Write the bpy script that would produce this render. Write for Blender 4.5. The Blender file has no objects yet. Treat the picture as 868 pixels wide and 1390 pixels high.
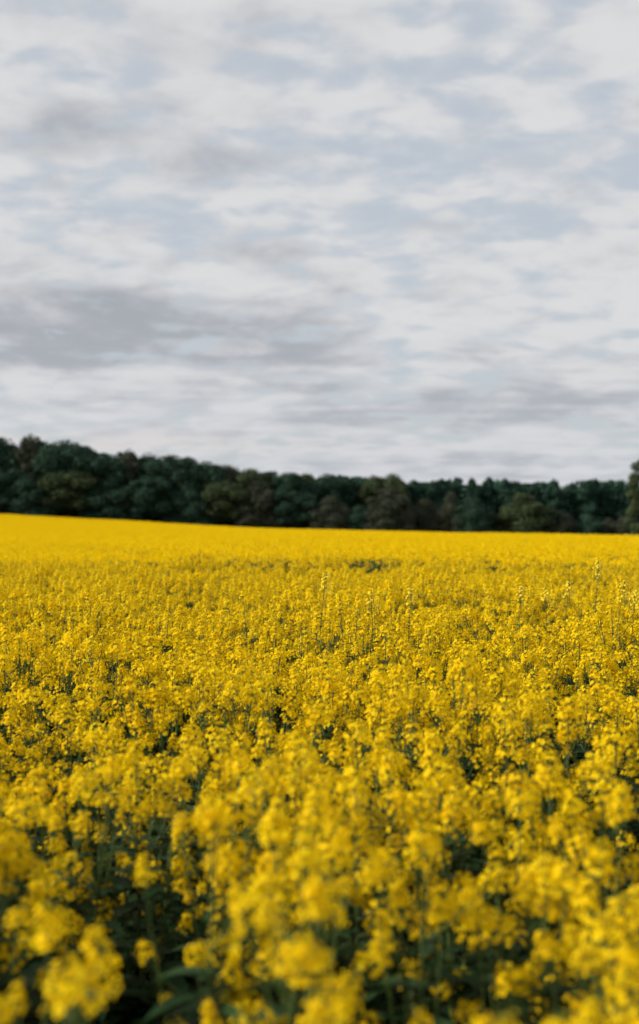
import bpy, math, random
import numpy as np

sc = bpy.context.scene
C = sc.collection
RS = np.random.RandomState
F = 1808.0                      # focal length in pixels of the 868x1390 photograph
CAMZ = 1.98
PI = math.pi

# ------------------------------------------------------------------ noise
def vnoise(x, y, seed=0):
    x = np.asarray(x, float); y = np.asarray(y, float)
    xi = np.floor(x).astype(np.int64); yi = np.floor(y).astype(np.int64)
    fx = x - xi; fy = y - yi
    fx = fx*fx*(3-2*fx); fy = fy*fy*(3-2*fy)
    def h(a, b):
        n = (a*374761393 + b*668265263 + seed*1274126177) & 0xffffffff
        n = ((n ^ (n >> 13)) * 1274126177) & 0xffffffff
        n = n ^ (n >> 16)
        return (n & 0xffff)/65535.0*2-1
    a = h(xi, yi); b = h(xi+1, yi); c = h(xi, yi+1); d = h(xi+1, yi+1)
    return (a*(1-fx)+b*fx)*(1-fy) + (c*(1-fx)+d*fx)*fy

def ground(x, y):
    """terrain: level round the camera, falling away gently to the right in the distance"""
    x = np.clip(np.asarray(x, float), -150, 150); y = np.clip(np.asarray(y, float), 0, 330)
    t = (y/262.0)**1.5
    z = t*(-3.1 - 0.057*x)
    z = z + 0.10*vnoise(x/14, y/9, 3)*np.clip(y/25, 0, 1)
    return z

# ------------------------------------------------------------------ materials
def mat(name):
    m = bpy.data.materials.new(name); m.use_nodes = True
    nt = m.node_tree; nt.nodes.clear()
    out = nt.nodes.new('ShaderNodeOutputMaterial')
    return m, nt, out

def leafy(name, cols, rough=0.6, trans=0.3, scale=8.0, island=True, objrand=0.0, spec=0.3):
    m, nt, out = mat(name)
    N = nt.nodes; L = nt.links
    ramp = N.new('ShaderNodeValToRGB')
    ramp.color_ramp.elements[0].color = (*cols[0], 1); ramp.color_ramp.elements[0].position = 0.0
    ramp.color_ramp.elements[1].color = (*cols[-1], 1); ramp.color_ramp.elements[1].position = 1.0
    for i, c in enumerate(cols[1:-1]):
        e = ramp.color_ramp.elements.new((i+1)/(len(cols)-1)); e.color = (*c, 1)
    tc = N.new('ShaderNodeNewGeometry')
    noi = N.new('ShaderNodeTexNoise'); noi.inputs['Scale'].default_value = scale; noi.inputs['Detail'].default_value = 2
    L.new(tc.outputs['Position'], noi.inputs['Vector'])
    mx = N.new('ShaderNodeMath'); mx.operation = 'MULTIPLY_ADD'
    mx.inputs[1].default_value = 1.6; mx.inputs[2].default_value = -0.3
    L.new(noi.outputs['Fac'], mx.inputs[0])
    cur = mx.outputs[0]
    if island:
        a = N.new('ShaderNodeMath'); a.operation = 'MULTIPLY_ADD'; a.inputs[1].default_value = 0.7
        L.new(tc.outputs['Random Per Island'], a.inputs[0])
        b = N.new('ShaderNodeMath'); b.operation = 'MULTIPLY_ADD'; b.inputs[1].default_value = 0.6; b.inputs[2].default_value = -0.18
        L.new(cur, b.inputs[0]); L.new(b.outputs[0], a.inputs[2]); cur = a.outputs[0]
    L.new(cur, ramp.inputs['Fac'])
    p = N.new('ShaderNodeBsdfPrincipled'); p.inputs['Roughness'].default_value = rough
    p.inputs['Specular IOR Level'].default_value = spec
    L.new(ramp.outputs['Color'], p.inputs['Base Color'])
    if trans > 0:
        t = N.new('ShaderNodeBsdfTranslucent'); L.new(ramp.outputs['Color'], t.inputs['Color'])
        mix = N.new('ShaderNodeMixShader'); mix.inputs['Fac'].default_value = trans
        L.new(p.outputs[0], mix.inputs[1]); L.new(t.outputs[0], mix.inputs[2]); L.new(mix.outputs[0], out.inputs['Surface'])
    else:
        L.new(p.outputs[0], out.inputs['Surface'])
    return m

M_PETAL = leafy('petal_yellow', [(0.88, 0.55, 0.001), (0.94, 0.665, 0.002), (0.95, 0.78, 0.015)], 0.7, 0.40, 6.0, spec=0.06)
M_PETAL_LIT = leafy('petal_lit', [(0.90, 0.66, 0.02), (0.94, 0.76, 0.07)], 0.6, 0.34, 6.0, spec=0.2)  # stronger light on the tall spikes, put into a paler petal colour
M_BUD = leafy('bud_green', [(0.30, 0.30, 0.02), (0.50, 0.42, 0.03)], 0.6, 0.2, 9.0)
M_STEM = leafy('stem_green', [(0.04, 0.075, 0.02), (0.085, 0.13, 0.03)], 0.55, 0.0, 5.0, island=False)
M_LEAF = leafy('rape_leaf', [(0.014, 0.042, 0.013), (0.036, 0.076, 0.022)], 0.55, 0.15, 5.0, spec=0.15)
M_SOIL = leafy('field_soil', [(0.020, 0.028, 0.012), (0.045, 0.045, 0.022), (0.03, 0.06, 0.02)], 0.9, 0.0, 1.5, island=False)
M_BARK = leafy('bark', [(0.045, 0.038, 0.030), (0.09, 0.075, 0.06)], 0.85, 0.0, 2.0, island=False)
M_DARK = leafy('crown_dark_green', [(0.018, 0.048, 0.034), (0.028, 0.064, 0.042), (0.044, 0.078, 0.046)], 0.75, 0.1, 0.35, spec=0.1)
M_PINE = leafy('crown_pine_green', [(0.017, 0.048, 0.036), (0.025, 0.062, 0.044), (0.040, 0.078, 0.048)], 0.75, 0.08, 0.35, spec=0.1)
M_OLIVE = leafy('crown_olive', [(0.030, 0.054, 0.028), (0.050, 0.074, 0.034), (0.075, 0.094, 0.038)], 0.75, 0.12, 0.35, spec=0.1)
M_BROWN = leafy('crown_brown', [(0.032, 0.050, 0.035), (0.050, 0.060, 0.040), (0.074, 0.073, 0.050)], 0.8, 0.1, 0.35, spec=0.1)
M_WOOD = leafy('woodland_green', [(0.022, 0.056, 0.042), (0.036, 0.076, 0.050)], 0.85, 0.05, 0.2, spec=0.05)

# ------------------------------------------------------------------ mesh helpers
class MB:
    def __init__(s): s.v = []; s.f = []; s.m = []; s.n = 0
    def add(s, verts, faces, mi=0):
        verts = np.asarray(verts, float).reshape(-1, 3); faces = np.asarray(faces, int)
        s.v.append(verts); s.f.append(faces + s.n); s.m.append(np.full(len(faces), mi)); s.n += len(verts)
    def quads(s, q, mi=0):       # q: (n,4,3)
        q = np.asarray(q, float); n = len(q)
        if n: s.add(q.reshape(-1, 3), np.arange(n*4).reshape(n, 4), mi)
    def merge(s, o, M=None, remap=None):
        for v, f, m in zip(o.v, o.f, o.m):
            vv = v if M is None else v @ M[:3, :3].T + M[:3, 3]
            s.v.append(vv); s.f.append(f + s.n - 0); s.m.append(m if remap is None else np.array([remap[k] for k in m]))
        s.n += o.n
    def mesh(s, name, mats):
        me = bpy.data.meshes.new(name)
        V = np.concatenate(s.v); Fq = np.concatenate(s.f); Mi = np.concatenate(s.m)
        me.vertices.add(len(V)); me.vertices.foreach_set('co', V.astype(np.float32).ravel())
        me.loops.add(Fq.size); me.loops.foreach_set('vertex_index', Fq.astype(np.int32).ravel())
        me.polygons.add(len(Fq)); me.polygons.foreach_set('loop_start', (np.arange(len(Fq))*4).astype(np.int32))
        me.polygons.foreach_set('material_index', Mi.astype(np.int32))
        for m in mats: me.materials.append(m)
        me.update(calc_edges=True)
        return me

def tube(mb, pts, rad, k=5, mi=0):
    pts = np.asarray(pts, float); n = len(pts)
    ring = []
    for i in range(n):
        d = pts[min(i+1, n-1)] - pts[max(i-1, 0)]; d = d/(np.linalg.norm(d)+1e-9)
        a = np.cross(d, [1, 0, 0] if abs(d[0]) < 0.8 else [0, 1, 0]); a /= np.linalg.norm(a); b = np.cross(d, a)
        for j in range(k):
            t = 2*PI*j/k; ring.append(pts[i] + rad[i]*(math.cos(t)*a + math.sin(t)*b))
    f = [[i*k+j, i*k+(j+1) % k, (i+1)*k+(j+1) % k, (i+1)*k+j] for i in range(n-1) for j in range(k)]
    mb.add(ring, f, mi)

def unit(v): return v/(np.linalg.norm(v, axis=-1, keepdims=True)+1e-9)

def frames(nrm, rng):
    r = rng.normal(size=nrm.shape); a = unit(np.cross(nrm, r)); return a, np.cross(nrm, a)

def link(o, parent=None):
    C.objects.link(o)
    if parent: o.parent = parent
    return o

def thing(name, loc, label, cat, group=None, kind=None, data=None):
    o = bpy.data.objects.new(name, data); C.objects.link(o); o.location = loc
    if label: o['label'] = label
    if cat: o['category'] = cat
    if group: o['group'] = group
    if kind: o['kind'] = kind
    return o

# ------------------------------------------------------------------ rapeseed
# material slots used everywhere: 0 petal 1 bud 2 stem 3 leaf
RAPE = [M_PETAL, M_BUD, M_STEM, M_LEAF]

def head_mb(seed, n=34, R=0.030, L=0.060, fl=0.0098, pods=4, buds=9):
    """a raceme: golden-angle spiral of four-petalled flowers under a tuft of buds; top at z=0"""
    rng = RS(seed); mb = MB()
    t = (np.arange(n)+0.5)/n
    ph = np.arange(n)*2.39996 + rng.uniform(0, 6)
    rad = R*(0.30+0.70*np.sqrt(t))*rng.uniform(0.55, 1.35, n)
    z = -L*t**1.15 + rng.normal(0, 0.008, n)
    c = np.stack([rad*np.cos(ph), rad*np.sin(ph), z], 1)
    up = 1.15-1.0*t
    nr = unit(np.stack([np.cos(ph), np.sin(ph), up], 1) + rng.normal(0, 0.28, (n, 3)))
    a, b = frames(nr, rng)
    s = fl*rng.uniform(0.82, 1.15, n)[:, None]
    for k in range(4):
        th = k*PI/2
        d = a*math.cos(th)+b*math.sin(th); e = -a*math.sin(th)+b*math.cos(th)
        cup = rng.uniform(0.0, 0.45, n)[:, None]
        p0 = c + nr*0.0005; tip = c + d*s + nr*s*cup
        l = c + d*s*0.62 + e*s*0.46 + nr*s*cup*0.75; r = c + d*s*0.62 - e*s*0.46 + nr*s*cup*0.75
        mb.quads(np.stack([p0, r, tip, l], 1), 0)
    # stamens / centre
    q = c + nr*s*0.35
    mb.quads(np.stack([c+a*s*.16, q+b*s*.1, c-a*s*.16, q-b*s*.1], 1), 1)
    # pedicels
    base = np.stack([np.zeros(n), np.zeros(n), z-0.016], 1)
    w = 0.0007
    mb.quads(np.stack([base-b*w, c-b*w, c+b*w, base+b*w], 1), 2)
    # buds
    m = buds; rb = rng.uniform(0, 0.011, m); pb = rng.uniform(0, 2*PI, m)
    bc = np.stack([rb*np.cos(pb), rb*np.sin(pb), rng.uniform(-0.004, 0.009, m)], 1)
    u = unit(np.stack([rb*np.cos(pb)*40, rb*np.sin(pb)*40, np.ones(m)], 1)); a, b = frames(u, rng)
    for x in (a, b):
        mb.quads(np.stack([bc, bc+u*.004+x*.0022, bc+u*.0085, bc+u*.004-x*.0022], 1), 1)
    # axis and young pods
    tube(mb, [[0, 0, -L-0.05], [0, 0, 0.0]], [0.0016, 0.0011], 4, 2)
    for i in range(pods):
        p = rng.uniform(0, 2*PI); z0 = -L-rng.uniform(0.0, 0.05); d = np.array([math.cos(p), math.sin(p), 0.9])
        d /= np.linalg.norm(d)
        tube(mb, [[0, 0, z0], np.array([0, 0, z0])+d*0.028], [0.0007, 0.0009], 3, 2)
    return mb

HEADS = [head_mb(100+i, n=RS(i).randint(26, 50), R=RS(i+50).uniform(0.028, 0.049), L=RS(i+90).uniform(0.035, 0.090), fl=.0104) for i in range(14)]
HEAD_ME = [h.mesh('flower_head', RAPE) for h in HEADS]
for me in HEAD_ME: me.name = 'flower_head'

def rot_to(d, spin):
    """rotation matrix turning z to d, after a spin about z"""
    d = np.asarray(d, float); d = d/np.linalg.norm(d)
    x = np.cross([0, 1, 0], d); x /= np.linalg.norm(x); y = np.cross(d, x)
    B = np.stack([x, y, d], 1); c, s = math.cos(spin), math.sin(spin)
    return B @ np.array([[c, -s, 0], [s, c, 0], [0, 0, 1]])

def leaf_quads(mb, p, d, ln, wd, rng):
    d = np.asarray(d, float); d /= np.linalg.norm(d)
    side = np.cross(d, [0, 0, 1]); side /= (np.linalg.norm(side)+1e-9); upv = np.cross(side, d)
    prof = [0.35, 0.9, 1.0, 0.65, 0.05]; rows = []
    for i, w in enumerate(prof):
        t = i/(len(prof)-1); c = p + d*ln*t - np.array([0, 0, 1])*ln*0.45*t*t
        wv = wd*w*rng.uniform(0.85, 1.15)
        rows.append([c - side*wv + upv*wd*0.35, c, c + side*wv + upv*wd*0.35])
    V = [v for r in rows for v in r]
    f = [[i*3+j, i*3+j+1, i*3+3+j+1, i*3+3+j] for i in range(len(prof)-1) for j in range(2)]
    mb.add(V, f, 3)

def plant_def(seed, H=1.18):
    rng = RS(seed); stem = MB(); fol = MB(); heads = []
    bend = rng.normal(0, 0.04, 2)
    def axis(t): return np.array([bend[0]*t*t, bend[1]*t*t, H*t])
    top = axis(1.0)
    tube(stem, [axis(t) for t in (0, .3, .6, .8, .96)], [.0075, .0065, .0045, .003, .0018], 5, 2)
    heads.append((top, rot_to([bend[0], bend[1], 1], rng.uniform(0, 6)), rng.randint(14), rng.uniform(0.95, 1.2)))
    nb = rng.randint(8, 14); p0 = rng.uniform(0, 6)
    for i in range(nb):
        ph = p0 + i*2.4 + rng.uniform(-.3, .3); t0 = rng.uniform(0.38, 0.80)
        a = axis(t0); reach = rng.uniform(0.05, 0.19); hz = H*(1.0-0.50*rng.rand()**1.5) - 0.02 - .35*max(0, reach-.09)
        hz = max(hz, a[2]+0.14)
        dirv = np.array([math.cos(ph), math.sin(ph), 0])
        e = np.array([a[0], a[1], 0]) + dirv*reach; e[2] = hz
        m1 = a + (e-a)*0.4 + dirv*reach*0.20; m2 = a + (e-a)*0.75 + dirv*reach*0.12
        s_e = e - unit(e-m2)*0.03
        tube(stem, [a, m1, m2, s_e], [.003, .0026, .002, .0015], 4, 2)
        d = unit(e-m2)
        heads.append((e, rot_to(d + np.array([0, 0, .5]), rng.uniform(0, 6)), rng.randint(14), rng.uniform(0.50, 1.05)))
        q = a + dirv*0.005
        leaf_quads(fol, q, dirv + np.array([0, 0, .6]), rng.uniform(.06, .11), rng.uniform(.009, .017), rng)
        if rng.rand() < .6: leaf_quads(fol, m1, dirv + rng.normal(0, .4, 3) + np.array([0, 0, .5]), rng.uniform(.04, .08), rng.uniform(.007, .013), rng)
    for i in range(rng.randint(2, 6)):       # small late racemes lower down
        ph = rng.uniform(0, 2*PI); t = rng.uniform(.45, .75); a = axis(t); d = np.array([math.cos(ph), math.sin(ph), 0])
        e = a + d*rng.uniform(.05, .16) + np.array([0, 0, rng.uniform(.06, .14)])
        tube(stem, [a, (a+e)/2 + d*.015, e - np.array([0, 0, .02])], [.0022, .0017, .0012], 4, 2)
        heads.append((e, rot_to(d*.5 + np.array([0, 0, 1]), rng.uniform(0, 6)), rng.randint(14), rng.uniform(.32, .6)))
    for i in range(20):
        t = rng.uniform(.10, .74); ph = rng.uniform(0, 2*PI)
        ln = .20*(1-t)+.09; leaf_quads(fol, axis(t), [math.cos(ph), math.sin(ph), .35], ln*rng.uniform(.8, 1.2), ln*.18, rng)
    return stem, fol, heads

NV = 16
PL = [plant_def(500+i) for i in range(NV)]
STEM_ME = [p[0].mesh('stem', RAPE) for p in PL]
FOL_ME = [p[1].mesh('foliage', RAPE) for p in PL]

def whole_mb(pl):
    mb = MB(); mb.merge(pl[0]); mb.merge(pl[1])
    for (p, R, hi, s) in pl[2]:
        M = np.eye(4); M[:3, :3] = R*s; M[:3, 3] = p; mb.merge(HEADS[hi], M)
    return mb

# far canopy patch, 2 x 2 m, racemes of fewer larger petals clumps
def patch_mb(seed, S=2.0, nh=330, per=13):
    rng = RS(seed); mb = MB()
    hx = rng.uniform(-S/2-.03, S/2+.03, nh); hy = rng.uniform(-S/2-.03, S/2+.03, nh)
    hz = 1.12 + 0.07*vnoise(hx*2.2+seed*7, hy*2.2, 5) + rng.normal(0, .045, nh) - (rng.rand(nh) < .25)*rng.uniform(0, .2, nh)
    R = rng.uniform(.026, .042, nh)
    ph = rng.uniform(0, 2*PI, (nh, per)); ct = rng.uniform(-.35, 1, (nh, per)); st = np.sqrt(1-ct*ct)
    n = np.stack([st*np.cos(ph), st*np.sin(ph), ct], 2)
    c = np.stack([hx, hy, hz], 1)[:, None, :] + n*R[:, None, None]*np.array([1, 1, 1.3])
    n = unit(n + rng.normal(0, .35, n.shape)).reshape(-1, 3); c = c.reshape(-1, 3)
    a, b = frames(n, rng); s = rng.uniform(.010, .016, (len(c), 1))
    mb.quads(np.stack([c-a*s, c-b*s*.8, c+a*s, c+b*s*.8], 1), 0)
    # stems
    m = nh; p = np.stack([hx, hy, hz-.04], 1); q = p + np.stack([rng.normal(0, .03, m), rng.normal(0, .03, m), -rng.uniform(.2, .45, m)], 1)
    th = rng.uniform(0, PI, m); w = np.stack([np.cos(th), np.sin(th), np.zeros(m)], 1)*.002
    mb.quads(np.stack([p-w, q-w*1.5, q+w*1.5, p+w], 1), 2)
    # leaves below
    m = 260; c = np.stack([rng.uniform(-S/2, S/2, m), rng.uniform(-S/2, S/2, m), rng.uniform(.45, .98, m)], 1)
    n = unit(rng.normal(0, 1, (m, 3)) + np.array([0, 0, .8])); a, b = frames(n, rng); s = rng.uniform(.05, .11, (m, 1))
    mb.quads(np.stack([c-a*s, c-b*s*.45, c+a*s, c+b*s*.45], 1), 3)
    return mb

src = bpy.data.collections.new('crop_sources')      # not linked: only instanced by the crop's geometry nodes
def add_src(name, me):
    o = bpy.data.objects.new(name, me); src.objects.link(o)
for i, p in enumerate(PL): add_src('a_%02d' % i, whole_mb(p).mesh('rapeseed_plant_mesh', RAPE))
NP = 10
for i in range(NP): add_src('b_%02d' % i, patch_mb(900+i).mesh('rapeseed_patch_mesh', RAPE))

# canopy height factor and density of the crop
def px2(px, d): return (px-434)/F*d
def hollow(x, y, cx, cy, rx, ry): return np.exp(-((x-cx)/rx)**2-((y-cy)/ry)**2)
def canopy(x, y):
    h = 1.0 + 0.095*vnoise(x/0.5, y/0.55, 11) + 0.06*vnoise(x/1.7, y/1.4, 12) + 0.035*vnoise(x/5, y/4, 13)
    h = h - 0.20*hollow(x, y, -1.15, 4.9, .5, .6)          # thin dip at the left
    h = h - 0.10*hollow(x, y, -0.75, 2.4, .45, .5)
    h = h - 0.14*hollow(x, y, -0.1, 13.0, 2.2, .30) - 0.15*hollow(x, y, -3.2, 14.2, 1.0, .3)          # wheel-track gaps across
    h = h - 0.16*hollow(x, y, 2.6, 22.5, 2.0, .5) - 0.16*hollow(x, y, 6.2, 24.5, 2.2, .5)
    h = h - 0.09*hollow(x, y, -3.5, 17.5, 1.6, .5)
    return h
def density(x, y):
    d = 0.84 + 0.68*vnoise(x/0.55+9, y/0.65, 21) - 0.30*np.exp(-(y/3.3)**2)
    d = d - 0.85*hollow(x, y, -1.15, 4.9, .42, .45) - 0.2*hollow(x, y, -0.75, 2.3, .45, .5) - .6*hollow(x, y, -.1, 13.0, 2.2, .28) - .6*hollow(x, y, 2.6, 22.5, 2.0, .4) - .7*hollow(x, y, 6.2, 23, 2.2, .4) - .6*hollow(x, y, -3.2, 14.2, 1.0, .3)
    return d

rng = RS(7)
# jittered grid of plants out to 36 m in a wedge wide enough for a side-step
cell = 0.262
pts = []
y = 1.05
while y < 24:
    hw = 0.30*y + 2.6
    xs = np.arange(-hw, hw, cell); n = len(xs)
    px_ = xs + rng.uniform(-.5, .5, n)*cell*.95; py_ = y + rng.uniform(-.5, .5, n)*cell*.95
    pts.append(np.stack([px_, py_], 1)); y += cell
pts = np.concatenate(pts)
keep = rng.rand(len(pts)) < density(pts[:, 0], pts[:, 1])
keep &= np.hypot(pts[:, 0], pts[:, 1]) > 1.15
pts = pts[keep]
sc_h = canopy(pts[:, 0], pts[:, 1])*rng.normal(1, .035, len(pts))
order = np.argsort(np.hypot(pts[:, 0], pts[:, 1]))
pts = pts[order]; sc_h = sc_h[order]
gz = ground(pts[:, 0], pts[:, 1])
var = rng.randint(0, NV, len(pts)); rz = rng.uniform(0, 2*PI, len(pts)); tilt = rng.normal(0, .05, (len(pts), 2))

# in frame?  project the plant's top
top = CAMZ-(gz+1.18*sc_h)
ppx = 434 + F*pts[:, 0]/pts[:, 1]; ppy = 695 + F*top/pts[:, 1]
infr = (ppx > -20) & (ppx < 888) & (ppy < 1400)
NIND = 300
ind = np.where(infr)[0][:NIND]; indset = set(ind.tolist())
print('plants', len(pts), 'individuals to', pts[ind[-1]], 'row', ppy[ind[-1]])

def zone(x, yy, px, py):
    col = 'left' if px < 290 else ('middle' if px < 580 else 'right')
    if py > 1120: r = ('the very front of the field, strongly out of focus', 'front row')
    elif py > 985: r = ('the near part of the field, softly out of focus', 'near part')
    else: r = ('the sharper band behind the blurred front plants', 'sharp band')
    if r[1] == 'front row': lab = 'blurred yellow flowering rapeseed plant at the bottom %s of the photo' % col
    elif r[1] == 'near part': lab = 'slightly blurred yellow rapeseed plant behind the bottom row, %s of the field' % col
    else: lab = 'yellow rapeseed plant in the sharp band behind the blurred ones, %s of the field' % col
    return lab, 'rapeseed plants in the %s, %s' % (r[1], col)

from mathutils import Matrix, Vector
PROTO = {}
def make_plant(v):
    root = bpy.data.objects.new('rapeseed_plant', None); kids = []
    kids.append(bpy.data.objects.new('stem', STEM_ME[v])); kids.append(bpy.data.objects.new('foliage', FOL_ME[v]))
    for (p, R, hi, s) in PL[v][2]:
        o = bpy.data.objects.new('flower_head', HEAD_ME[hi])
        M = np.eye(4); M[:3, :3] = R*s; M[:3, 3] = p; o.matrix_basis = Matrix(M.tolist()); kids.append(o)
    return root, kids
for v in range(NV): PROTO[v] = make_plant(v)
used = set()
for i in ind:
    v = int(var[i]); root, kids = PROTO[v]
    if v in used: root = root.copy(); kids = [k.copy() for k in kids]
    used.add(v)
    C.objects.link(root)
    for k in kids: C.objects.link(k); k.parent = root
    s = float(sc_h[i]); root.location = (pts[i, 0], pts[i, 1], float(gz[i])); root.scale = (1, 1, s)
    root.rotation_euler = (tilt[i, 0], tilt[i, 1], rz[i]); root.empty_display_size = .1
    lab, grp = zone(pts[i, 0], pts[i, 1], ppx[i], ppy[i])
    root['label'] = lab; root['category'] = 'rapeseed plant'; root['group'] = grp

# everything else of the crop: ONE object of stuff
rest = np.array([i for i in range(len(pts)) if i not in indset])
P = [np.stack([pts[rest, 0], pts[rest, 1], gz[rest]], 1)]
I = [var[rest]]; Rr = [np.stack([tilt[rest, 0], tilt[rest, 1], rz[rest]], 1)]
S3 = [np.stack([np.ones(len(rest)), np.ones(len(rest)), sc_h[rest]], 1)]
S = 2.0; yy = 24.9; pp = []
while yy < 262:
    hw = 0.36*yy + 8
    xs = np.arange(-hw, hw, S*.98); xs = xs + rng.uniform(-.1, .1)
    pp.append(np.stack([xs, np.full(len(xs), yy)], 1)); yy += S*.98
# wheel tracks: two pairs running away from the camera on the far slope
pp = np.concatenate(pp)
edge = 258 + 0.06*pp[:, 0] + 2*vnoise(pp[:, 0]/15, pp[:, 0]*0, 4)
pp = pp[pp[:, 1] < edge]
z = ground(pp[:, 0], pp[:, 1]); e = .5
sx = (ground(pp[:, 0]+e, pp[:, 1]) - ground(pp[:, 0]-e, pp[:, 1]))/(2*e)
sy = (ground(pp[:, 0], pp[:, 1]+e) - ground(pp[:, 0], pp[:, 1]-e))/(2*e)
P.append(np.stack([pp[:, 0], pp[:, 1], z], 1)); n = len(pp)
I.append(NV + rng.randint(0, NP, n)); q = rng.randint(0, 4, n)*PI/2
# tilt of the patch to the slope (rotation about z applied first)
Rr.append(np.stack([sy, -sx, np.zeros(n)], 1) + np.stack([0*q, 0*q, q*0], 1))
flip = rng.choice([-1., 1.], (n, 2))
S3.append(np.stack([flip[:, 0], flip[:, 1], 1 + .09*vnoise(pp[:, 0]/9, pp[:, 1]/5, 31) + rng.normal(0, .02, n)], 1))
P = np.concatenate(P); I = np.concatenate(I); Rr = np.concatenate(Rr); S3 = np.concatenate(S3)
me = bpy.data.meshes.new('rapeseed_crop'); me.vertices.add(len(P)); me.vertices.foreach_set('co', P.astype(np.float32).ravel())
a = me.attributes.new('pick', 'INT', 'POINT'); a.data.foreach_set('value', I.astype(np.int32))
a = me.attributes.new('turn', 'FLOAT_VECTOR', 'POINT'); a.data.foreach_set('vector', Rr.astype(np.float32).ravel())
a = me.attributes.new('size', 'FLOAT_VECTOR', 'POINT'); a.data.foreach_set('vector', S3.astype(np.float32).ravel())
me.update()
crop = thing('rapeseed_crop', (0, 0, 0), 'dense yellow flowering rapeseed crop filling the field back to the wood', 'crop', kind='stuff', data=me)
ng = bpy.data.node_groups.new('scatter_crop', 'GeometryNodeTree')
ng.interface.new_socket('Geometry', in_out='INPUT', socket_type='NodeSocketGeometry')
ng.interface.new_socket('Geometry', in_out='OUTPUT', socket_type='NodeSocketGeometry')
gi = ng.nodes.new('NodeGroupInput'); go = ng.nodes.new('NodeGroupOutput')
iop = ng.nodes.new('GeometryNodeInstanceOnPoints'); ci = ng.nodes.new('GeometryNodeCollectionInfo')
ci.inputs['Collection'].default_value = src; ci.inputs['Separate Children'].default_value = True; ci.inputs['Reset Children'].default_value = True
def attr(name, typ):
    nd = ng.nodes.new('GeometryNodeInputNamedAttribute'); nd.data_type = typ; nd.inputs['Name'].default_value = name
    return nd.outputs['Attribute']
ng.links.new(gi.outputs[0], iop.inputs['Points']); ng.links.new(ci.outputs[0], iop.inputs['Instance'])
iop.inputs['Pick Instance'].default_value = True
ng.links.new(attr('pick', 'INT'), iop.inputs['Instance Index'])
ng.links.new(attr('turn', 'FLOAT_VECTOR'), iop.inputs['Rotation'])
ng.links.new(attr('size', 'FLOAT_VECTOR'), iop.inputs['Scale'])
ng.links.new(iop.outputs[0], go.inputs[0])
md = crop.modifiers.new('scatter', 'NODES'); md.node_group = ng

# tall spikes standing above the canopy: (px, top row, distance, stem lean, head size, label)
TALL = [
 (438, 775, 8.6, -.05, 1.25, 'tallest thin rapeseed spike, standing just left of centre above the crop'),
 (464, 801, 8.9, .03, .7, 'short thin rapeseed stalk next to the tall central spike'),
 (488, 806, 9.0, .10, .75, 'dark slender leaning stalk between two rapeseed stalks at centre'),
 (507, 801, 8.8, .07, .9, 'thin leaning rapeseed stalk with a small flower tuft, right of centre spikes'),
 (557, 794, 9.0, .0, 1.1, 'lone straight rapeseed spike with pale tuft, right of the central cluster'),
 (585, 846, 8.0, .12, .4, 'short dark bare rapeseed stalk leaning right, below the lone straight spike'),
 (406, 826, 8.4, -.14, .5, 'short rapeseed stalk leaning left beside the central spikes'),
 (707, 793, 9.6, .02, .9, 'small rapeseed spike standing at the right, left of the two tall right spikes'),
 (742, 797, 9.8, .0, .9, 'small rapeseed spike close left of the slightly leaning right spike'),
 (773, 786, 9.3, .09, 1.3, 'tall rapeseed spike with long dark stem, left of the highest right spike'),
 (812, 756, 11.0, .05, 1.6, 'highest pale rapeseed spike, near the right edge against the smooth far field'),
 (846, 785, 9.4, .10, 1.5, 'bushy tall rapeseed spike at the right edge of the photo'),
 (862, 800, 9.5, .05, 1.0, 'small rapeseed spike cut close to the right edge of the photo'),
 (333, 800, 9.8, .05, .5, 'small thin rapeseed spike left of centre, well left of the other spikes'),
]
def spike(px, ty, d, lean, hs, lab, seed):
    r = RS(seed); x = px2(px, d); ztop = CAMZ - (ty-695)/F*d; g = float(ground(x, d)); H = ztop-g
    lean = lean*1.6; root = thing('rapeseed_spike', (x-lean*H*.3, d, g), lab, 'rapeseed plant', 'tall rapeseed spikes above the crop')
    st = MB(); w = r.normal(0, .022, 2)
    ax = lambda t: np.array([lean*H*(t**2)*.3 + w[0]*math.sin(t*7), w[1]*math.sin(t*5), H*t])
    tube(st, [ax(t) for t in np.linspace(0, .985, 9)], np.linspace(.006, .0014, 9), 5, 2)
    for i in range(12):
        t = 1-(.09+.25*r.rand()); p = r.uniform(0, 2*PI)
        dd = unit(np.array([math.cos(p), math.sin(p), .9])); a = ax(t); tube(st, [a, a+dd*.03], [.0008, .0011], 3, 2)
    link(bpy.data.objects.new('stem', st.mesh('stem', RAPE)), root)
    fo = MB()
    for i in range(9):
        t = r.uniform(.3, .86); p = r.uniform(0, 2*PI); ln = .20*(1-t)+.03
        leaf_quads(fo, ax(t), [math.cos(p), math.sin(p), .7], ln, ln*.15, r)
    link(bpy.data.objects.new('foliage', fo.mesh('foliage', RAPE)), root)
    hm = head_mb(seed+3, n=int(14+24*hs), R=.022+.016*hs, L=.03+.075*hs, fl=.0105, pods=5)
    o = link(bpy.data.objects.new('flower_head', hm.mesh('flower_head', [M_PETAL_LIT if hs > .85 else M_PETAL, M_BUD, M_STEM, M_LEAF])), root); o.location = ax(.99)
for i, t in enumerate(TALL): spike(*t, seed=2000+i*17)

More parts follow.
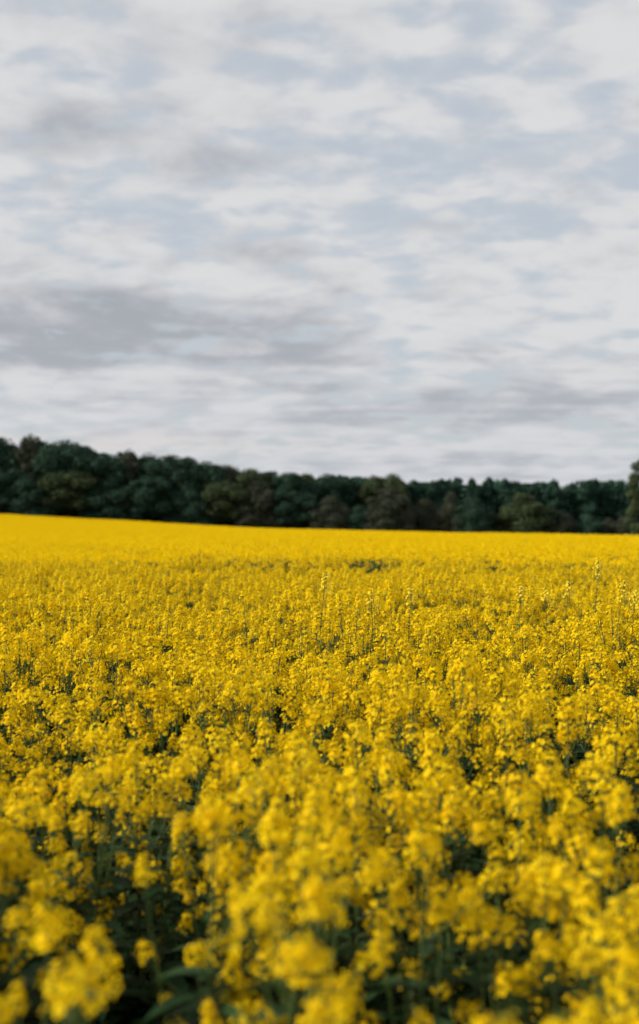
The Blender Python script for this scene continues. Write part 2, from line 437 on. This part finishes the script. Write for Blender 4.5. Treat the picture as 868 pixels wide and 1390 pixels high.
# ------------------------------------------------------------------ ground
gy = np.concatenate([np.linspace(-60, 0, 7)[:-1], np.linspace(0, 40, 41)[:-1], np.linspace(40, 340, 76)[:-1], np.array([340, 420, 600, 1000, 1800, 3000])])
gx = np.concatenate([np.array([-2500, -1200, -600, -300, -200]), np.linspace(-150, 150, 101), np.array([200, 300, 600, 1200, 2500])])
X, Y = np.meshgrid(gx, gy); Z = ground(X, Y)
nx, ny = len(gx), len(gy); idx = np.arange(nx*ny).reshape(ny, nx)
g = MB(); g.add(np.stack([X, Y, Z], 2), np.stack([idx[:-1, :-1], idx[:-1, 1:], idx[1:, 1:], idx[1:, :-1]], 2).reshape(-1, 4))
go_ = thing('ground', (0, 0, 0), None, None, kind='structure', data=g.mesh('ground', [M_SOIL]))

# ------------------------------------------------------------------ trees
def crown_mb(seed, kind):
    """unit tree crown: height 0..1, radius about 0.5 (scaled per tree); built of leaf-spray quads in lobes"""
    r = RS(seed); mb = MB(); HH = 14.0
    lobes = []
    if kind == 'broad':
        n = r.randint(13, 18)
        for i in range(n):
            t = i/n; z = .24+.62*t + r.normal(0, .04); rr = .34*math.sin(PI*min(1, (.18+.82*(1-t))))**.5 if t > .5 else .34
            p = i*2.4+r.uniform(-.5, .5); R = r.uniform(.12, .19)
            lobes.append((rr*math.cos(p), rr*math.sin(p), z, R, R*r.uniform(.55, .8)))
        lobes.append((0, 0, .84, .20, .12)); lobes.append((0, 0, .6, .26, .25))
        for i in range(5): q = i*1.26+seed; lobes.append((.19*math.cos(q), .19*math.sin(q), .77+r.normal(0, .015), .17, .12)); lobes.append((0, 0, .4, .3, .2))
        dens = 1.0
    elif kind == 'thin':
        n = r.randint(16, 20)
        for i in range(n):
            t = i/n; z = .3+.6*t + r.normal(0, .03); rr = .36*(1-t)**.5
            p = i*2.4+r.uniform(-.5, .5); R = r.uniform(.09, .15)
            lobes.append((rr*math.cos(p), rr*math.sin(p), z, R, R*r.uniform(.5, .8)))
        lobes.append((0, 0, .88, .16, .10)); lobes.append((0, 0, .45, .3, .22)); dens = .55
        for i in range(5): q = i*1.26+seed; lobes.append((.2*math.cos(q), .2*math.sin(q), .76+r.normal(0, .03), .14, .11))
    elif kind == 'pine':
        n = r.randint(15, 20)
        for i in range(n):
            t = i/n; z = .26+.60*t+r.normal(0, .02); rr = .34*(1-t*.85)**.7
            p = i*2.4+r.uniform(-.5, .5); R = r.uniform(.12, .18)*(1-t*.35)
            lobes.append((rr*math.cos(p), rr*math.sin(p), z, R, R*r.uniform(.4, .55)))
        lobes.append((0, 0, .88, .15, .10)); lobes.append((r.normal(0, .05), r.normal(0, .05), .94, .07, .05))
        for i in range(4): q = i*1.57+seed; lobes.append((.14*math.cos(q), .14*math.sin(q), .80+r.normal(0, .02), .13, .09)); lobes.append((0, 0, .5, .22, .3)); dens = 1.0
    elif kind == 'scots':
        n = 22
        for i in range(n):
            t = i/n; z = .16+.74*t; rr = .40*(1-.35*t)*r.uniform(.7, 1.1)
            p = i*2.4+r.uniform(-.5, .5); R = r.uniform(.10, .15)
            lobes.append((rr*math.cos(p), rr*math.sin(p), z, R, R*.38))
        lobes.append((0, 0, .93, .16, .07)); dens = .9
    else:   # bush
        n = r.randint(14, 18)
        for i in range(n):
            t = i/n; z = .10+.66*t; rr = .36*math.sqrt(max(0, 1-(z/.95)**2))
            p = i*2.4+r.uniform(-.4, .4); R = r.uniform(.13, .2)
            lobes.append((rr*math.cos(p), rr*math.sin(p), z, R, R*.9))
        lobes.append((0, 0, .84, .17, .15)); lobes.append((0, 0, .45, .34, .34)); lobes.append((0, 0, .2, .4, .2)); dens = 1.1
    base = list(lobes)
    for i in range(26 if kind != 'scots' else 8):
        l = base[r.randint(len(base))]; u = unit(r.normal(0, 1, 3)); q = r.uniform(.04, .085)
        lobes.append((l[0]+u[0]*l[3]*.95, l[1]+u[1]*l[3]*.95, l[2]+abs(u[2])*l[4]*.95, q, q*.7))
    zmax = max(l[2]+l[4] for l in lobes)
    for (x, y, z, R, Rz) in lobes:
        m = int(dens*26000*(R*R*.6+R*Rz*.4)*1.6)
        u = unit(r.normal(0, 1, (m, 3))); k = r.uniform(.35, 1.22, (m, 1))**.7
        c = np.array([x, y, z]) + u*k*np.array([R, R, Rz]); c[:, 2] /= zmax
        n_ = unit(u + r.normal(0, .55, (m, 3))); a, b = frames(n_, r)
        s = r.uniform(.007, .016, (m, 1))
        w = np.array([1.35, 1.35, 1.0])
        mb.quads(np.stack([c-a*s*w, c-b*s*.8*w, c+a*s*w, c+b*s*.8*w], 1), 0)
    tr = MB(); tube(tr, [[0, 0, -.03], [.01, 0, .3], [0, .01, .6], [0, 0, .88]], [.024, .018, .011, .003], 8)
    for (x, y, z, R, Rz) in lobes[:10]:
        z0 = max(.08, z*.62-.02); zt = z/zmax
        tube(tr, [[0, 0, z0], [x*.45, y*.45, z0+(zt-z0)*.55], [x, y, zt]], [.010, .006, .002], 5)
    if kind == 'thin':      # bare twigs poking from the top
        for i in range(60):
            l = lobes[r.randint(len(lobes))]; p = np.array([l[0], l[1], l[2]/zmax]); d = unit(np.array([l[0]*1.5, l[1]*1.5, .5])+r.normal(0, .3, 3))
            tube(tr, [p, p+d*r.uniform(.06, .13)], [.002, .0006], 3)
    return mb, tr
KM = {'broad': M_DARK, 'thin': M_BROWN, 'pine': M_PINE, 'scots': M_OLIVE, 'bush': M_DARK}
CR = {}
def crown(kind, material, v):
    key = (kind, material.name, v)
    if key not in CR:
        c, t = crown_mb(3000+hash_(kind)*50+v, kind)
        CR[key] = (c.mesh('crown', [material]), t.mesh('trunk', [M_BARK]))
    return CR[key]
def hash_(k): return ['broad', 'thin', 'pine', 'scots', 'bush'].index(k)
ORD = ['first', 'second', 'third', 'fourth', 'fifth', 'sixth', 'seventh', 'eighth', 'ninth', 'tenth', 'eleventh', 'twelfth', 'thirteenth', 'fourteenth', 'fifteenth', 'sixteenth']
def put_tree(px, ytop, wpx, kind, material, D, v, name, label, cat, group, base=None):
    x = px2(px, D); g = float(ground(x, D)) if base is None else base
    ztop = CAMZ - (ytop-2.5-3.0*max(0, 1-px/300)-695)/F*D; H = ztop-g; W = wpx/F*D
    root = thing(name, (x, D, g), label, cat, group)
    cm, tm = crown(kind, material, v); a = RS(int(px*7+ytop)).uniform(0, 2*PI)
    root.rotation_euler = (0, 0, a); root.scale = (W, W, H)
    link(bpy.data.objects.new('trunk', tm), root); link(bpy.data.objects.new('crown', cm), root)
    return root
D_, P_, O_, B_ = M_DARK, M_PINE, M_OLIVE, M_BROWN
# skyline row: px, top row, width px, kind, material, distance, look
SKY = [(6,598,56,'thin',D_,271,'budding tree with a ragged top'),(44,595,46,'thin',B_,270,'sparse brownish tree with see-through twigs'),(88,603,70,'broad',D_,270,'big dark tree with the highest broad rounded crown'),
 (118,615,44,'broad',O_,272,'olive tree in the dip right of the highest broad crown'),(143,616,58,'broad',D_,270,'dark flat-domed tree right of the olive dip'),
 (176,614,36,'thin',B_,271,'sparse brownish tree right of the flat-domed one'),(202,619,46,'thin',D_,272,'dark tree with an uneven budding top'),(232,621,50,'broad',D_,270,'dark full-crowned tree'),
 (258,622,34,'thin',O_,271,'thin-topped greenish tree in a step of the skyline'),(280,630,52,'broad',D_,270,'rounded dark tree below the step of the skyline'),
 (312,634,36,'thin',B_,270,'brownish budding tree'),(340,639,46,'broad',O_,271,'olive-tinged round tree'),(366,641,42,'thin',D_,274,'dark loose-topped tree'),(391,644,42,'broad',D_,271,'dark low round tree'),
 (417,645,42,'thin',O_,275,'loose olive tree'),(444,646,44,'broad',D_,272,'dark even-topped tree'),(470,648,44,'thin',D_,275,'dark ragged-topped tree'),
 (498,650,34,'thin',B_,277,'faint brownish twiggy tree between two olive tops'),(508,648,30,'broad',O_,272,'small olive-topped tree'),(533,646,36,'broad',O_,271,'olive tree with a bright rounded top'),
 (562,654,42,'pine',P_,276,'dark pine right of the bright olive top'),(590,652,42,'pine',P_,275,'broad dark pine'),(618,650,38,'pine',P_,277,'narrow blue-green pine'),
 (642,651,34,'pine',P_,275,'pointed pine with a small sharp tip'),(664,650,34,'pine',P_,277,'pointed pine beside the sharp-tipped one'),(696,652,48,'pine',P_,275,'wide pine above the round bush'),
 (727,656,40,'pine',P_,277,'low-topped pine'),(750,653,44,'pine',P_,275,'rounded-top pine'),(776,659,36,'pine',P_,278,'pine in the notch of the skyline'),
 (797,652,46,'pine',P_,275,'dense pine right of the notch'),(822,656,38,'pine',P_,277,'flat-topped pine'),(848,657,40,'pine',P_,276,'last pine of the row')]
nb = 0
SHIFT = [0, 0]
for i, (px, ty, w, k, m, D, look) in enumerate(SKY):
    left = k != 'pine'
    j = i if left else i-20
    lab = '%s, skyline %s %s from left' % (look, 'tree' if left else 'pine', ORD[j] if j < 16 else ['seventeenth', 'eighteenth', 'nineteenth', 'twentieth'][j-16])
    put_tree(px, ty, w*(1.6 if left else 1.3), k, m, D, i % 4, 'pine_tree' if k == 'pine' else 'broadleaf_tree', lab, 'tree',
             'pines on the right skyline of the wood' if k == 'pine' else 'broadleaf trees on the skyline of the wood')
# lower crowns in front on the left half
MID = [(-5,640,80,D_,'dark'),(42,648,84,D_,'very dark dense'),(96,640,86,O_,'brownish olive'),(150,655,80,D_,'dark green'),(205,648,76,D_,'deep green'),(258,660,70,D_,'dark low'),
 (306,655,70,O_,'olive green'),(350,655,70,B_,'brown-green budding'),(400,668,66,D_,'dark rounded')]
for i, (px, ty, w, m, look) in enumerate(MID):
    put_tree(px, ty, w*1.15, 'bush' if i % 2 else 'broad', m, 266, i % 4, 'broadleaf_tree', '%s tree low at the field edge before the skyline trees, %s from left' % (look, ORD[i]), 'tree', 'front trees at the field edge')
FRONT = [(448,676,60,B_,'brown-tinged bush below the middle of the wood, left of the round purplish-brown one'),(488,688,46,D_,'low dark bush left of the purplish-brown one'),(529,664,70,B_,'large rounded purplish-brown bush in front of the pines'),
 (578,679,52,B_,'smaller brown bush right of the large purplish-brown one'),(612,670,44,B_,'reddish-brown bush beside the green bushes'),(642,677,62,D_,'wide dark green bush left of the big dome'),
 (711,671,88,O_,'big dome-shaped green bush, the largest right of centre'),(768,700,56,B_,'low brown bush touching the right foot of the big dome'),(800,703,50,D_,'low dark bush between two brown ones at the right'),
 (826,706,44,B_,'low brown hedge bush near the right edge'),(850,702,48,B_,'brown bush beside the right-hand lone pine')]
for i, (px, ty, w, m, lab) in enumerate(FRONT):
    put_tree(px, ty, w*1.12, 'bush', m, 264 - (i % 3), (i*3) % 4, 'bush', lab, 'bush', 'bushes along the field edge')
put_tree(880, 618, 74, 'scots', M_OLIVE, 246, 0, 'pine_tree', 'nearer olive-green pine with layered boughs cut by the right edge', 'tree', None)

# backing wood: one mass
skx = np.array([-700, -300, 0, 60, 100, 150, 250, 300, 400, 560, 868, 1200, 1700]); sky_ = np.array([606, 600, 608, 610, 616, 624, 630, 640, 650, 657, 659, 659, 658])
r = RS(77); n = 240000
D = r.uniform(274, 300, n); px = r.uniform(-700, 1700, n); x = px2(px, D)
zt = CAMZ - (np.interp(px, skx, sky_)-695)/F*D + .9*vnoise(x/3.2, x*0, 8) + .5*vnoise(x/1.1, D*0, 9); zg = ground(x, D)
c = np.stack([x, D, zg + (zt-zg)*r.uniform(0, 1, n)], 1)
nn = unit(r.normal(0, 1, (n, 3))+np.array([0, -.4, .4])); a, b = frames(nn, r); s = (r.uniform(.25, .62, n)*np.where((px > -60) & (px < 930), 1.0, 1.5))[:, None]
wd = MB(); wd.quads(np.stack([c-a*s, c-b*s*.8, c+a*s, c+b*s*.8], 1))
thing('woodland', (0, 0, 0), 'dark mass of the wood filling in behind the edge trees', 'woodland', kind='stuff', data=wd.mesh('woodland', [M_WOOD]))

# ------------------------------------------------------------------ world: Nishita sky with a layer of broken altocumulus
SUN_EL, SUN_AZ = 26.0, -100.0      # azimuth from +Y, negative = to the left
w = bpy.data.worlds.new('World'); sc.world = w; w.use_nodes = True
nt = w.node_tree; nt.nodes.clear(); N = nt.nodes; L = nt.links
def M(op, a, b=None, c=None, clamp=False):
    nd = N.new('ShaderNodeMath'); nd.operation = op; nd.use_clamp = clamp
    for i, v in enumerate((a, b, c)):
        if v is None: continue
        if isinstance(v, (int, float)): nd.inputs[i].default_value = v
        else: L.new(v, nd.inputs[i])
    return nd.outputs[0]
def smooth(v, lo, hi):
    nd = N.new('ShaderNodeMapRange'); nd.interpolation_type = 'SMOOTHERSTEP'
    L.new(v, nd.inputs['Value']); nd.inputs['From Min'].default_value = lo; nd.inputs['From Max'].default_value = hi
    return nd.outputs['Result']
def mixc(f, a, b):
    nd = N.new('ShaderNodeMix'); nd.data_type = 'RGBA'
    if isinstance(f, (int, float)): nd.inputs[0].default_value = f
    else: L.new(f, nd.inputs[0])
    for s_, v in ((6, a), (7, b)):
        if isinstance(v, tuple): nd.inputs[s_].default_value = (*v, 1)
        else: L.new(v, nd.inputs[s_])
    return nd.outputs[2]
sky = N.new('ShaderNodeTexSky'); sky.sky_type = 'NISHITA'; sky.sun_disc = False
sky.sun_elevation = math.radians(SUN_EL); sky.sun_rotation = math.radians(SUN_AZ); sky.air_density = 1.0; sky.dust_density = 1.5
tc = N.new('ShaderNodeTexCoord'); sep = N.new('ShaderNodeSeparateXYZ'); L.new(tc.outputs['Generated'], sep.inputs[0])
dx, dy, dz = sep.outputs
zc = M('MAXIMUM', dz, 0.0); inv = M('DIVIDE', 1.0, M('ADD', zc, 0.20))
cx = M('MULTIPLY', dx, inv); cy = M('MULTIPLY', dy, inv)
def noise(sx, sy, scale, detail, rough, ox=0., oy=0., dist=0.):
    cb = N.new('ShaderNodeCombineXYZ'); L.new(M('MULTIPLY_ADD', cx, sx, ox), cb.inputs[0]); L.new(M('MULTIPLY_ADD', cy, sy, oy), cb.inputs[1])
    nd = N.new('ShaderNodeTexNoise'); nd.inputs['Scale'].default_value = scale; nd.inputs['Detail'].default_value = detail
    nd.inputs['Roughness'].default_value = rough; nd.inputs['Distortion'].default_value = dist; L.new(cb.outputs[0], nd.inputs['Vector'])
    return nd.outputs['Fac']
def blob(px, py, rx, ry):       # soft patch of the sky around a direction
    ex, ez = (px-434)/F, (695-py)/F
    a = M('DIVIDE', M('SUBTRACT', M('DIVIDE', dx, M('MAXIMUM', dy, .05)), ex), rx/F); b = M('DIVIDE', M('SUBTRACT', M('DIVIDE', dz, M('MAXIMUM', dy, .05)), ez), ry/F)
    return M('EXPONENT', M('MULTIPLY', M('ADD', M('MULTIPLY', a, a), M('MULTIPLY', b, b)), -1.0))
n1 = noise(1, 1.15, 9.0, 7, .52, 3.1, 1.7, .25)
n2 = noise(1, .8, 2.6, 4, .5, 7.3, 2.2)
n3 = noise(1, 1, 5.0, 7, .55, 13.3, 9.2, .3)
cbv = N.new('ShaderNodeCombineXYZ'); L.new(M('MULTIPLY_ADD', n1, .10, cx), cbv.inputs[0]); L.new(M('MULTIPLY_ADD', n3, .12, cy), cbv.inputs[1])
vor = N.new('ShaderNodeTexVoronoi'); vor.feature = 'SMOOTH_F1'; vor.inputs['Scale'].default_value = 9.0; vor.inputs['Smoothness'].default_value = .45
L.new(cbv.outputs[0], vor.inputs['Vector'])
puff = M('SUBTRACT', .75, vor.outputs['Distance'])
cover = M('ADD', M('MULTIPLY', puff, .15), M('MULTIPLY_ADD', n2, .46, M('MULTIPLY', n1, .62)))
gaps = None
for (px, py, rx, ry, k) in [(560,200,150,42,.13),(660,300,150,36,.13),(360,92,190,26,.12),(700,55,100,30,.09),(150,270,70,22,.07),(770,230,120,30,.07),(290,185,60,18,.07),(540,20,120,26,.05)]:
    bb = M('MULTIPLY', blob(px, py, rx, ry), k); gaps = bb if gaps is None else M('ADD', gaps, bb)
cover = M('SUBTRACT', cover, gaps)
mask = smooth(cover, .40, .635)
# shade inside the clouds: thick bases are grey
n4 = noise(.5, 2.6, 2.4, 6, .6, 3.3, 5.1, .3)
shade = M('SUBTRACT', M('MULTIPLY_ADD', n3, .85, M('MULTIPLY', n2, .32)), M('MULTIPLY', puff, .12))
for (px, py, rx, ry, k) in [(50,408,300,22,.30),(130,452,330,26,.34),(240,487,330,16,.26),(400,535,260,18,.22),(720,560,260,26,.26),(120,180,150,40,.20),(340,220,170,26,.16),(300,335,90,32,.17),(60,250,90,20,.07),(120,585,300,12,.08),(640,625,400,16,.10),(500,560,120,14,.08)]:
    shade = M('ADD', shade, M('MULTIPLY', blob(px, py, rx, ry), k))
lowk = smooth(dz, .20, .02)
shade = M('ADD', shade, M('MULTIPLY', lowk, M('MULTIPLY_ADD', n4, .9, -.45)))
sh = smooth(shade, .46, .98)
cl = mixc(sh, (6.1, 6.12, 6.2), (3.35, 3.53, 3.88))
warm = M('MULTIPLY', blob(120, 602, 330, 14), .7)
cl = mixc(warm, cl, (6.6, 6.0, 5.6))
low = smooth(dz, .17, .0)
cl = mixc(M('MULTIPLY', low, .40), cl, (5.0, 5.2, 5.65))
veil = mixc(.80, sky.outputs[0], (4.95, 5.3, 5.75))          # thin high veil in front of the blue
col = mixc(mask, veil, cl)
bg = N.new('ShaderNodeBackground'); bg.inputs['Strength'].default_value = 0.10; L.new(col, bg.inputs['Color'])
wo = N.new('ShaderNodeOutputWorld'); L.new(bg.outputs[0], wo.inputs['Surface'])

sun = bpy.data.lights.new('sun', 'SUN'); sun.energy = 4.6; sun.angle = math.radians(4); sun.color = (1.0, .90, .76)
so = bpy.data.objects.new('sun', sun); C.objects.link(so)
az, el = math.radians(SUN_AZ), math.radians(SUN_EL)
dirv = Vector((math.sin(az)*math.cos(el), math.cos(az)*math.cos(el), math.sin(el)))
so.rotation_euler = dirv.to_track_quat('Z', 'Y').to_euler(); so.location = (-20, -20, 30)

# ------------------------------------------------------------------ camera
cam = bpy.data.cameras.new('camera'); co = bpy.data.objects.new('camera', cam); C.objects.link(co)
cam.sensor_fit = 'VERTICAL'; cam.sensor_height = 36; cam.lens = 36*F/1390
co.location = (0, 0, CAMZ); co.rotation_euler = (PI/2, 0, 0); cam.clip_start = .05; cam.clip_end = 6000
cam.dof.use_dof = True; cam.dof.focus_distance = 8.6; cam.dof.aperture_fstop = cam.lens/1000/0.027; cam.dof.aperture_blades = 0
sc.camera = co
sc.view_settings.view_transform = 'Standard'; sc.view_settings.look = 'None'; sc.view_settings.gamma = 1; sc.view_settings.exposure = 0.22
sc.view_settings.use_curve_mapping = False
sc.cycles.use_adaptive_sampling = True; sc.cycles.adaptive_threshold = .025; sc.cycles.max_bounces = 4; sc.cycles.diffuse_bounces = 2; sc.cycles.transmission_bounces = 3; sc.cycles.caustics_reflective = False
